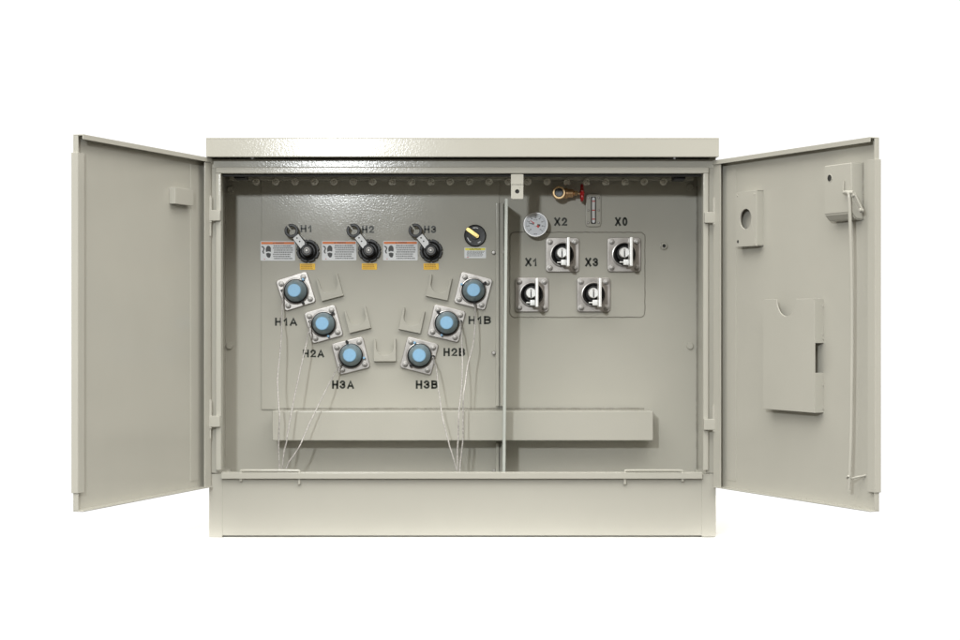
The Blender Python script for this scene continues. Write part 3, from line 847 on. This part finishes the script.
# thermometer
b = B()
b.lathe([(3, .2), (3, -12), (11.4, -12.5), (13.1, -13.5), (13.2, -20), (12.6, -21), (11.8, -21), (11.5, -19.6)], CHROME, n=56)
gp = P(535.6, 224.5, BACK - 20)
ga = b.build('thermometer', T, (gp[0], BACK - OY, gp[2]))
b = B()
b.lathe([(11.7, -19.4), (0, -19.4)], DIAL, n=56)
for k in range(41):
    a = math.radians(225 - 270 * k / 40); c_, s_ = math.cos(a), math.sin(a); big = k % 5 == 0
    r0, r1 = (8.4 if big else 9.2), 10.1; wv = .3 if big else .14
    b.face([(c_ * r0 - s_ * wv, s_ * r0 + c_ * wv), (c_ * r0 + s_ * wv, s_ * r0 - c_ * wv), (c_ * r1 + s_ * wv, s_ * r1 - c_ * wv), (c_ * r1 - s_ * wv, s_ * r1 + c_ * wv)], -19.5, LINEINK)
    if big:
        b.face([(c_ * 7.3 + x, s_ * 7.3 + z) for x, z in ((-.8, -.5), (.8, -.5), (.8, .5), (-.8, .5))], -19.5, LINEINK)
lines(b, -2.4, 2.4, -10.6, -9.2, 1, LINEINK, -19.5, .7); lines(b, -2, 2, 4.2, 5.4, 1, LINEINK, -19.5, .6)
b.build('dial_face', ga)
b = B()
def needle(a, l, tail, w, m, y):
    R = Matrix.Rotation(-(math.radians(a)), 4, 'Y')
    b.prism([(-tail, -w * 1.5), (0, -w), (l, -.12), (l, .12), (0, w), (-tail, w * 1.5)], y, y - .3, m, 0, M=R)
needle(142, 7.8, 4.4, .8, PRINTRED, -20.1); needle(168, 7.4, 4.8, .75, PRINTBLK, -19.7)
b.lathe([(1.9, -19.6), (1.9, -20.6), (1.4, -21), (0, -21)], WHITE, n=20)
b.build('needle', ga)

# drain valve
vp_ = P(558.8, 192.8, BACK - 22)
b = B(); XR = Matrix.Rotation(math.radians(90), 4, 'Z')     # maps y axis onto -x: profile runs to the right for falling y
b.lathe([(4.6, 0.2), (4.6, -8), (6.0, -9), (6.2, -16), (6.9, -17), (6.9, -25.5), (6.2, -26.6), (4.9, -26.6), (4.6, -25)], BRASS, n=36)
b.lathe([(6.95, -25.6), (6.3, -26.8), (4.8, -26.8), (4.6, -25.8)], BRASSL, n=36)
b.lathe([(4.7, -25.2), (3.6, -22.2), (0, -22)], DARKSTEEL, n=24)
def xl(prof, m, n=24):   # lathe along x: (r, x)
    b.lathe([(r, -x) for r, x in prof], m, n=n, M=Matrix.Translation((0, -15, 0)) @ Matrix.Rotation(math.radians(90), 4, 'Z'))
xl([(5.2, 3), (5.2, 7.2), (5.6, 7.4), (5.6, 9.4), (4.6, 9.8), (4.4, 13.5), (4.2, 15.2), (2.6, 16.0), (2.2, 17), (0, 17)], BRASS)
b.prism(hexa(2.9, (0, 0)), -17.0, -20.2, BRASSL, .5, M=Matrix.Translation((0, -15, 0)) @ Matrix.Rotation(math.radians(90), 4, 'Z'))
xl([(1.3, 16.5), (1.3, 24), (0, 24)], BRASSL)
va = b.build('drain_valve', T, (vp_[0], BACK - OY, vp_[2]))
b = B()
def wheel_pt(a, r, x): return (x, -15 + r * math.sin(a), r * math.cos(a))
t = bmesh.new()
pr_ = []
N = 50
ring = [wheel_pt(2 * math.pi * k / N, 7.4 + 1.15 * math.cos(5 * 2 * math.pi * k / N), 24.6) for k in range(N + 1)]
b.tube(ring, 1.6, RED, 10, 1)
xl([(0, 22.4), (2.6, 22.4), (2.6, 26.6), (1.6, 27.2), (0, 27.2)], RED)
for k in range(5):
    a = 2 * math.pi * k / 5
    b.tube([wheel_pt(a, 1.5, 24.4), wheel_pt(a, 8, 24.6)], 1.2, RED, 8, 1)
t.free()
b.build('handwheel', va)

# liquid level sight gauge
lg = P(593.4, 210.3, BACK - 3)
b = B()
b.prism(rrect(15.2 * KB, 32.6 * KB, 3, 4), .2, -3.4, PAINT, .8)
for sx, sz in ((-1, 1), (1, 1), (-1, -1), (1, -1), (-1, 0), (1, 0)):
    b.lathe([(1.3, -3.3), (1.2, -4.3), (.7, -4.8), (0, -4.9)], BOLT, (sx * 5.5, sz * 13.2), 12)
lv = b.build('level_gauge', T, (lg[0], BACK - OY, lg[2]))
b = B()
b.prism(rrect(5.4, 28.4, 1, 3), -3.3, -4.2, DARK, .2)
b.prism(rrect(3.2, 25.6, .6, 3), -4.1, -5.2, GLASSY, .4)
for z in (9.4, 0, -9.4): b.face([(-1.5, z - .55), (1.5, z - .55), (1.5, z + .55), (-1.5, z + .55)], -5.3, PRINTRED)
for z in (12, -12): b.lathe([(1.5, -5.1), (1.4, -6.4), (0, -6.6)], WHITE, (0, z), 14)
b.build('sight_glass', lv)
